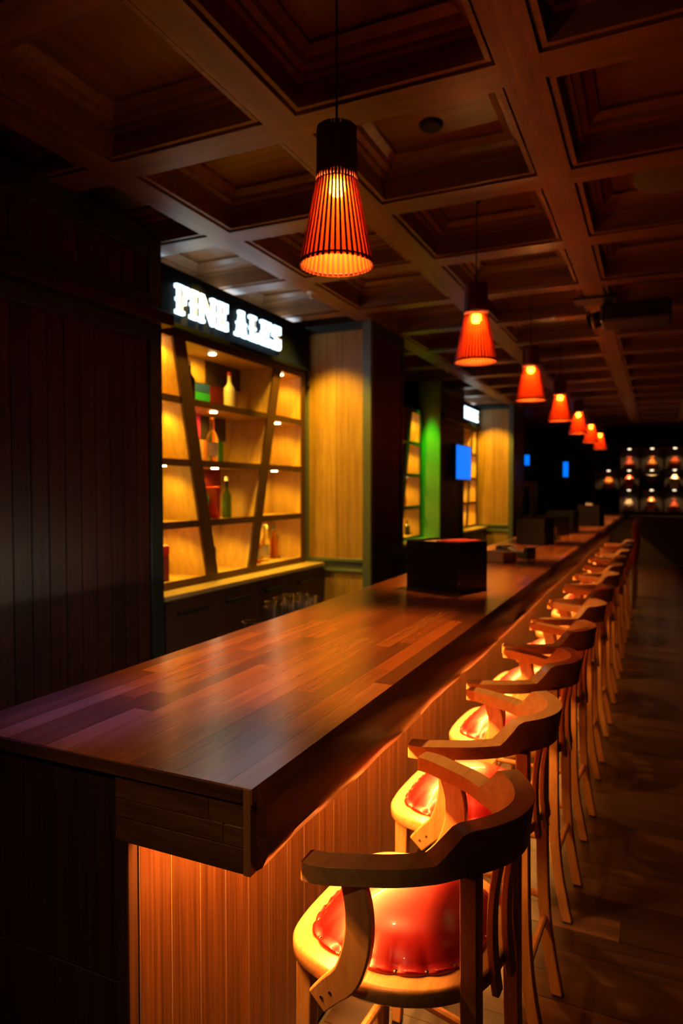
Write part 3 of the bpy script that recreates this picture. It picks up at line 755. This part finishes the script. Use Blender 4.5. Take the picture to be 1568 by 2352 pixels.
# ------------------------------------------------------------------ bottles and boxes on the shelves
def bottle_parts(s, glassm, h, r, capm, neck=.35, labelm=None):
    nb = h * (1 - neck)
    link('body', lathe_mesh([(r * .85, 0), (r, .006), (r, nb * .82), (r * .92, nb * .92), (r * .42, nb + h * .06), (r * .34, nb + h * .12), (r * .32, h * .95), (r * .36, h * .955), (r * .36, h * .975)], 20), glassm, s)
    link('cap', lathe_mesh([(r * .4, h * .9), (r * .4, h), (r * .3, h * 1.005)], 14), capm, s)
    if labelm:
        bm = bmesh.new(); lathe(bm, [(r * 1.01, nb * .2), (r * 1.015, nb * .22), (r * 1.015, nb * .66), (r * 1.01, nb * .68)], 20, cap=False)
        link('paper_label', fin(bm, 'label', True), labelm, s)
plain('olive_ceramic', (.10, .11, .02), .25); plain('cream_ceramic', (.75, .68, .42), .3); plain('red_plastic', (.55, .03, .01), .4); plain('dark_glass', (.012, .02, .01), .12); plain('paper', (.75, .65, .45), .6)
plain('green_bottle', (.01, .22, .05), .12); plain('amber_solid', (.5, .16, .02), .12)
LV = [z + .021 for z in LEVELS]
def bottle(label, y, lev, x, glassm, h, r, capm, neck=.35, labelm=None):
    s = thing('bottle', label, 'bottle', (x, y, LV[lev]), group='bottles on the lit shelves'); bottle_parts(s, glassm, h, r, capm, neck, labelm); return s
XS = -3.10
bottle('cream bottle with orange cap on the top shelf of the fine ales unit', 4.62, 3, XS, 'cream_ceramic', .30, .045, 'red_plastic', .36)
bottle('dark bottle at the left of the top shelf of the fine ales unit', 4.10, 3, XS, 'dark_glass', .30, .045, 'paper', .36)
bottle('tall clear amber liquor bottle on the second shelf from the top', 4.34, 2, XS + .03, 'pale_glass', .33, .045, 'amber_solid', .34, 'paper')
bottle('small amber bottle in the right cell, second shelf from the top', 5.13, 2, XS, 'amber_solid', .15, .035, 'amber_solid', .4)
bottle('green bottle with red cap at the left of the third shelf', 4.27, 1, XS, 'green_bottle', .30, .038, 'red_plastic', .4)
bottle('olive wine bottle standing in the middle of the third shelf', 4.50, 1, XS + .05, 'green_glass', .32, .038, 'cream_ceramic', .4)
bottle('clear bottle in the right cell of the third shelf', 5.00, 1, XS + .02, 'pale_glass', .29, .042, 'dark_glass', .36, 'paper')
bottle('small dark bottle in the right cell of the third shelf', 5.12, 1, XS - .02, 'dark_glass', .18, .022, 'dark_glass', .4)
bottle('dark bottle beside the slanted divider on the lowest shelf', 4.30, 0, XS + .04, 'dark_glass', .31, .04, 'cream_ceramic', .36)
bottle('reddish amber bottle in the right cell of the lowest shelf', 4.96, 0, XS + .03, 'amber_glass', .27, .042, 'dark_glass', .34, 'paper')
bottle('white-labelled clear bottle in the right cell of the lowest shelf', 5.16, 0, XS, 'clear_glass', .31, .04, 'paper', .36, 'cream_ceramic')
bottle('brown bottle at the right end of the lowest shelf', 5.35, 0, XS - .03, 'amber_glass', .29, .035, 'dark_glass', .36)
bottle('second amber bottle beside the reddish one on the lowest shelf', 4.87, 0, XS - .05, 'amber_solid', .24, .036, 'red_plastic', .34)
for i, (yy, lev, m) in enumerate(((8.78, 1, 'amber_solid'), (8.9, 0, 'dark_glass'))):
    bottle(['small amber bottle on the shelf unit left of the green wall, third shelf', 'dark bottle on the lowest shelf left of the green wall'][i], yy, lev, XS, m, .2, .035, 'dark_glass')
for i, (yy, lev, m) in enumerate(((11.35, 2, 'cream_ceramic'), (11.35, 1, 'cream_ceramic'), (11.37, 0, 'cream_ceramic'), (11.72, 3, 'cream_ceramic'), (11.8, 1, 'clear_glass'), (11.92, 0, 'amber_solid'))):
    bottle('%s shelf of the farthest unit, %s bottle' % (['lowest', 'second lowest', 'second highest', 'top'][lev], ['white', 'pale', 'cream', 'slim cream', 'clear glass', 'amber'][i]), yy, lev, XS + .03, m, .26, .05, 'paper')
def carton(label, y0, y1, lev, h, m, x0=-3.2, x1=-3.05, lid=None, name='carton'):
    s = thing(name, label, 'box', ((x0 + x1) / 2, (y0 + y1) / 2, LV[lev]), group='boxes on the lit shelves')
    pbox(s, 'body', (x0, y0, LV[lev]), (x1, y1, LV[lev] + h * .72), m, .003); pbox(s, 'lid', (x0 - .002, y0 - .002, LV[lev] + h * .72), (x1 + .002, y1 + .002, LV[lev] + h), lid or m, .003)
carton('dark red gift box at the left of the lowest shelf', 3.62, 3.80, 0, .24, 'tile_maroon', lid='red_napkin')
carton('slim orange-red box in the right cell of the top shelf', 5.16, 5.20, 3, .24, 'red_plastic')
carton('slim orange-red box behind the green bottle on the third shelf', 4.33, 4.37, 1, .24, 'red_plastic', -3.14, -3.02)
carton('dark green box at the left edge of the third shelf', 3.56, 3.66, 1, .22, 'tile_forest')

# ------------------------------------------------------------------ things on the bar
def caddy(label, front, left, right, h, rivets=True, red=False):
    """open-topped black box from three base corners (front, left end, right end)"""
    f = Vector((front[0], front[1], 0)); a = Vector((left[0], left[1], 0)) - f; b = Vector((right[0], right[1], 0)) - f
    L1, L2 = a.length, b.length; ang = math.atan2(b.y, b.x) - math.pi / 2      # b along local +y, a along local -x
    s = thing('caddy_box', label, 'caddy', (f.x, f.y, 1.1003), ang, group='black caddies on the bar')
    t = .006
    for nm, c, sz in (('side_panel', (-L1 / 2, t / 2, h / 2), (L1, t, h)), ('side_panel', (-L1 / 2, L2 - t / 2, h / 2), (L1, t, h)), ('end_panel', (-t / 2, L2 / 2, h / 2), (t, L2 - 2 * t, h)), ('end_panel', (-L1 + t / 2, L2 / 2, h / 2), (t, L2 - 2 * t, h)), ('bottom', (-L1 / 2, L2 / 2, t / 2), (L1 - 2 * t, L2 - 2 * t, t)), ('divider', (-L1 * .5, L2 / 2, h * .42), (t, L2 - 2 * t, h * .8))):
        link(nm, box_mesh(sz, 'black', .0015), 'black', s, c)
    if rivets:
        rm = lathe_mesh([(.006, 0), (.005, .002), (.001, .003)], 10)
        for z in (.2, .5, .8): link('rivet', rm, 'steel', s, (.0, .014, h * z), (0, R(90), 0))
    return s, L1, L2, ang
c1, L1, L2, ang = caddy('large black open caddy box nearest on the bar, filled with red napkins', (-.893, 3.33), (-1.195, 3.475), (-.80, 3.565), .25)
M = Matrix.Rotation(ang, 4, 'Z')
for i, (dx, dy, sx, sy, z1, m, lab) in enumerate(((-.085, .12, .14, .20, .258, 'red_napkin', 'stack of red napkins standing in the nearest black caddy'), (-.245, .12, .12, .18, .245, 'counter_wood', 'yellowish menu cards standing in the nearest black caddy'))):
    p = c1.location + M @ Vector((dx, dy, 0))
    s = thing('napkin_stack' if i == 0 else 'menu_cards', lab, 'napkins' if i == 0 else 'menu', (p.x, p.y, 1.107), ang)
    nl = 6
    for k in range(nl):
        link('sheet', box_mesh((sx / nl - .002, sy, z1 - .012), m, .002), m, s, (-sx / 2 + (k + .5) * sx / nl, 0, (z1 - .012) / 2 + random.uniform(0, .004)))
caddy('greenish-black upright caddy box standing behind the card reader', (-.93, 6.46), (-1.17, 6.60), (-.87, 6.66), .245, False)
caddy('black caddy box at the back edge of the bar, partly hidden', (-1.21, 7.85), (-1.39, 7.60), (-1.06, 7.74), .22, False)
caddy('black caddy box in the middle of the bar, fourth from the camera', (-.87, 8.25), (-1.15, 8.42), (-.82, 8.40), .27, False)
caddy('farthest black caddy box on the bar', (-.72, 10.05), (-1.0, 10.15), (-.66, 10.25), .29, False)
s = thing('small_tin', 'pale small tin on top of the farthest black caddy', 'tin', (-.86, 10.2, 1.10 + .29))
link('body', lathe_mesh([(.05, -.04), (.052, -.035), (.052, .03), (.05, .033)], 20), 'white_paint', s); link('lid', lathe_mesh([(.053, .03), (.053, .045), (.05, .048)], 20), 'steel', s)
# wooden box with a black hand-held device
s = thing('napkin_dispenser', 'low beige box with rounded lid lying on the bar behind the nearest caddy', 'box', (-1.03, 4.98, 1.1003), R(-24), )
link('base', box_mesh((.19, .16, .055), 'beige', .004), 'beige', s, (0, 0, .0275))
bm = bmesh.new(); add_box(bm, (0, 0, 0), (.194, .164, .016)); bmesh.ops.bevel(bm, geom=bm.edges[:], offset=.007, segments=2, affect='EDGES'); link('lid', fin(bm, 'lid'), 'beige', s, (0, 0, .063))
s = thing('card_reader', 'black hand-held card reader lying behind the low beige box', 'card reader', (-.99, 5.30, 1.1003), R(-30))
bm = bmesh.new(); loft(bm, [[(x, -w_, z0), (x, w_, z0), (x, w_, z1), (x, -w_, z1)] for x, w_, z0, z1 in ((-.15, .035, .0, .05), (-.13, .045, 0, .085), (-.02, .045, 0, .075), (.04, .03, 0, .05), (.15, .028, 0, .045))])
bevel_mod(link('body', fin(bm, 'reader'), 'black', s), .006)
link('head', box_mesh((.045, .10, .085), 'black', .006), 'black', s, (.155, 0, .0425))
link('keypad', box_mesh((.08, .06, .004), 'dark_metal'), 'dark_metal', s, (-.07, 0, .082)); link('button', box_mesh((.02, .02, .006), 'red_napkin'), 'red_napkin', s, (-.06, -.01, .087))
s = thing('menu_holder', 'low wooden holder with small orange items between the black caddies', 'holder', (-.97, 7.25, 1.1003), R(-20))
link('base', box_mesh((.12, .16, .03), 'black', .003), 'black', s, (0, 0, .015)); link('back', box_mesh((.012, .14, .16), 'tile_orange', .002), 'tile_orange', s, (-.03, 0, .11)); link('card', box_mesh((.006, .12, .10), 'beige'), 'beige', s, (.02, 0, .08))

# ------------------------------------------------------------------ glasses on the work shelf
def tumbler(label, x, y, h, r):
    s = tag(link('drinking_glass', lathe_mesh([(r * .80, 0), (r * .82, .004), (r * .98, h * .7), (r, h), (r * .88, h), (r * .87, h * .7), (r * .72, .012), (.001, .011)], 24), 'clear_glass', None, (x, y, .9003)), label, 'glass', 'clear glasses behind the bar')
    return s
tumbler('single clear stemless glass behind the bar, left of the cluster', -1.62, 2.575, .135, .043)
gp = [(-1.66, 2.80), (-1.60, 2.86), (-1.70, 2.88), (-1.64, 2.95), (-1.57, 2.965), (-1.715, 2.99), (-1.60, 3.06), (-1.67, 3.08), (-1.73, 3.11), (-1.62, 3.16), (-1.69, 3.19)]
for i, (x, yy) in enumerate(gp): tumbler('one of the clustered clear glasses behind the bar', x, yy, .165 + .004 * (i % 3), .032)

# ------------------------------------------------------------------ far end of the room
fc = thing('far_counter', 'dark counter crossing the far end of the room below the display niches', 'counter', (1.1, 16.2, 0))
pbox(fc, 'counter_top', (-.55, 15.9, 1.0), (2.8, 16.5, 1.04), 'edge_wood', .005)
pbox(fc, 'front_panel', (-.5, 15.96, 0), (2.8, 16.45, 1.0), 'black')
dc = thing('display_cabinet', 'dark wall cabinet of small lit display niches at the far end', 'cabinet', (.1, 17.6, 0))
XC = [-.80, -.37, .14, .60, 1.05, 1.5]; ZC = [1.10, 1.62, 2.08, 2.58]
pbox(dc, 'back_panel', (-1.35, 17.72, .9), (1.5, 17.76, 2.75), 'dark_wall')
for x in [-1.35] + XC: pbox(dc, 'upright', (x - .02, 17.40, .9), (x + .02, 17.72, 2.75), 'dark_wood_z')
for z in ZC + [2.73]:
    for a, b in zip([-1.35] + XC, XC): pbox(dc, 'niche_shelf', (a + .02, 17.40, z - .02), (b - .02, 17.72, z), 'dark_wood_z')
pbox(dc, 'base_unit', (-1.35, 17.40, 0), (1.5, 17.76, .9), 'dark_wood_z')
plain('vase_orange', (.6, .2, .04), .3); plain('vase_red', (.45, .07, .03), .35); plain('vase_white', (.6, .5, .42), .35); plain('vase_grey', (.3, .28, .27), .4)
items = [(-.60, 2, 'vase_red', 0), (-.60, 1, 'vase_red', 1), (-.60, 0, 'vase_white', 2), (-.115, 2, 'vase_orange', 0), (-.115, 1, 'vase_grey', 3), (-.115, 0, 'vase_orange', 1), (.36, 2, 'vase_red', 2), (.36, 1, 'vase_white', 1), (.36, 0, 'vase_red', 0), (-1.05, 1, 'vase_orange', 2), (.83, 2, 'vase_orange', 1), (.83, 1, 'vase_red', 0), (.83, 0, 'vase_white', 2)]
PROF = [[(.06, 0), (.1, .04), (.11, .12), (.06, .2), (.04, .25), (.055, .28)], [(.05, 0), (.07, .01), (.09, .15), (.1, .24), (.05, .29), (.045, .31)], [(.07, 0), (.12, .05), (.13, .12), (.1, .2), (.05, .23), (.06, .26)], [(.05, 0), (.05, .04), (.02, .06), (.02, .1), (.09, .14), (.15, .3), (.14, .31)]]
colname = {-1.05: 'leftmost', -.60: 'second', -.115: 'third', .36: 'fourth', .83: 'rightmost'}
VM = {}
for x, r, m, k in items:
    s = thing('vase', '%s niche column from the left, %s row, %s vase' % (colname[x], ['bottom', 'middle', 'top'][r], m.split('_')[1]), 'vase', (x, 17.55, ZC[r] + .0005), group='lit ornaments in the far niches')
    link('body', lathe_mesh(PROF[k], 16, cap=True), m, s); link('rim', lathe_mesh([(PROF[k][-1][0] * 1.05, PROF[k][-1][1] - .004), (PROF[k][-1][0] * 1.1, PROF[k][-1][1] + .006), (PROF[k][-1][0], PROF[k][-1][1] + .012)], 14), m, s)
    zt = (ZC + [2.73])[r + 1] - .02
    link('niche_lamp', lathe_mesh([(.03, 0), (.034, .012), (.034, .02)], 12), 'niche_lamp', dc, Vector((x, 17.45, zt - .021)) - Vector(dc.location))
    spot(dc, (x, 17.44, zt - .03), (x, 17.56, zt - .5), 7, (1, .55, .2), 110, .6, .02)
for x, r in ((-.60, 1), (-.115, 2), (.36, 1), (-.115, 0)):
    z = ZC[r]
    pbox(dc, 'shelf_lip', (x - .13, 17.385, z - .022), (x + .13, 17.398, z - .004), 'brass_tack')
# fridge behind the far end of the bar
fr = thing('drinks_fridge', 'pale framed drinks fridge with dark glass behind the far end of the bar', 'fridge', (-2.55, 14.6, 0))
pbox(fr, 'body', (-2.95, 14.42, 0), (-2.30, 15.0, 1.78), 'black', .01)
pbox(fr, 'frame_top', (-2.94, 14.39, 1.66), (-2.31, 14.42, 1.78), 'fridge_paint', .004); pbox(fr, 'frame_bottom', (-2.94, 14.39, .95), (-2.31, 14.42, 1.09), 'fridge_paint', .004)
pbox(fr, 'frame_side', (-2.37, 14.39, 1.09), (-2.31, 14.42, 1.66), 'fridge_paint', .004); pbox(fr, 'frame_side', (-2.94, 14.39, 1.09), (-2.88, 14.42, 1.66), 'fridge_paint', .004)
pbox(fr, 'glass_door', (-2.88, 14.40, 1.09), (-2.37, 14.41, 1.66), 'black_gloss'); pbox(fr, 'price_card', (-2.84, 14.392, 1.28), (-2.60, 14.399, 1.48), 'beige')
# two red studded chairs beyond the stools
def studded_chair(label, x, y, rz):
    s = thing('upholstered_chair', label, 'chair', (x, y, 0), rz, group='red studded high chairs')
    for sx in (-.19, .19):
        for sy in (-.19, .19): link('leg', box_mesh((.04, .04, .6), 'dark_wood_z'), 'dark_wood_z', s, (sx, sy, .3))
    bm = bmesh.new(); add_box(bm, (0, 0, 0), (.46, .46, .12)); bmesh.ops.bevel(bm, geom=bm.edges[:], offset=.03, segments=2, affect='EDGES'); link('seat', fin(bm, 'seat', True), 'red_leather_dark', s, (0, 0, .66))
    bm = bmesh.new(); add_box(bm, (0, 0, 0), (.09, .46, .46)); bmesh.ops.bevel(bm, geom=bm.edges[:], offset=.03, segments=2, affect='EDGES'); bk = link('backrest', fin(bm, 'back', True), 'red_leather_dark', s, (.2, 0, .95))
    tm = lathe_mesh([(.012, 0), (.009, .006), (.001, .009)], 8)
    for k in range(7):
        for sy in (-1, 1): link('stud', tm, 'steel', bk, (-.02 + .0, sy * .228, -.2 + k * .066), (R(90) * (-1 if sy > 0 else 1), 0, 0))
    for k in range(6): link('stud', tm, 'steel', bk, (.043, -.17 + k * .068, .17), (0, R(90), 0))
    return s
studded_chair('nearer red upholstered high chair with metal studs past the wooden stools', -.46, 10.25, 0)
studded_chair('farther red upholstered high chair with metal studs near the end of the bar', -.46, 11.15, 0)
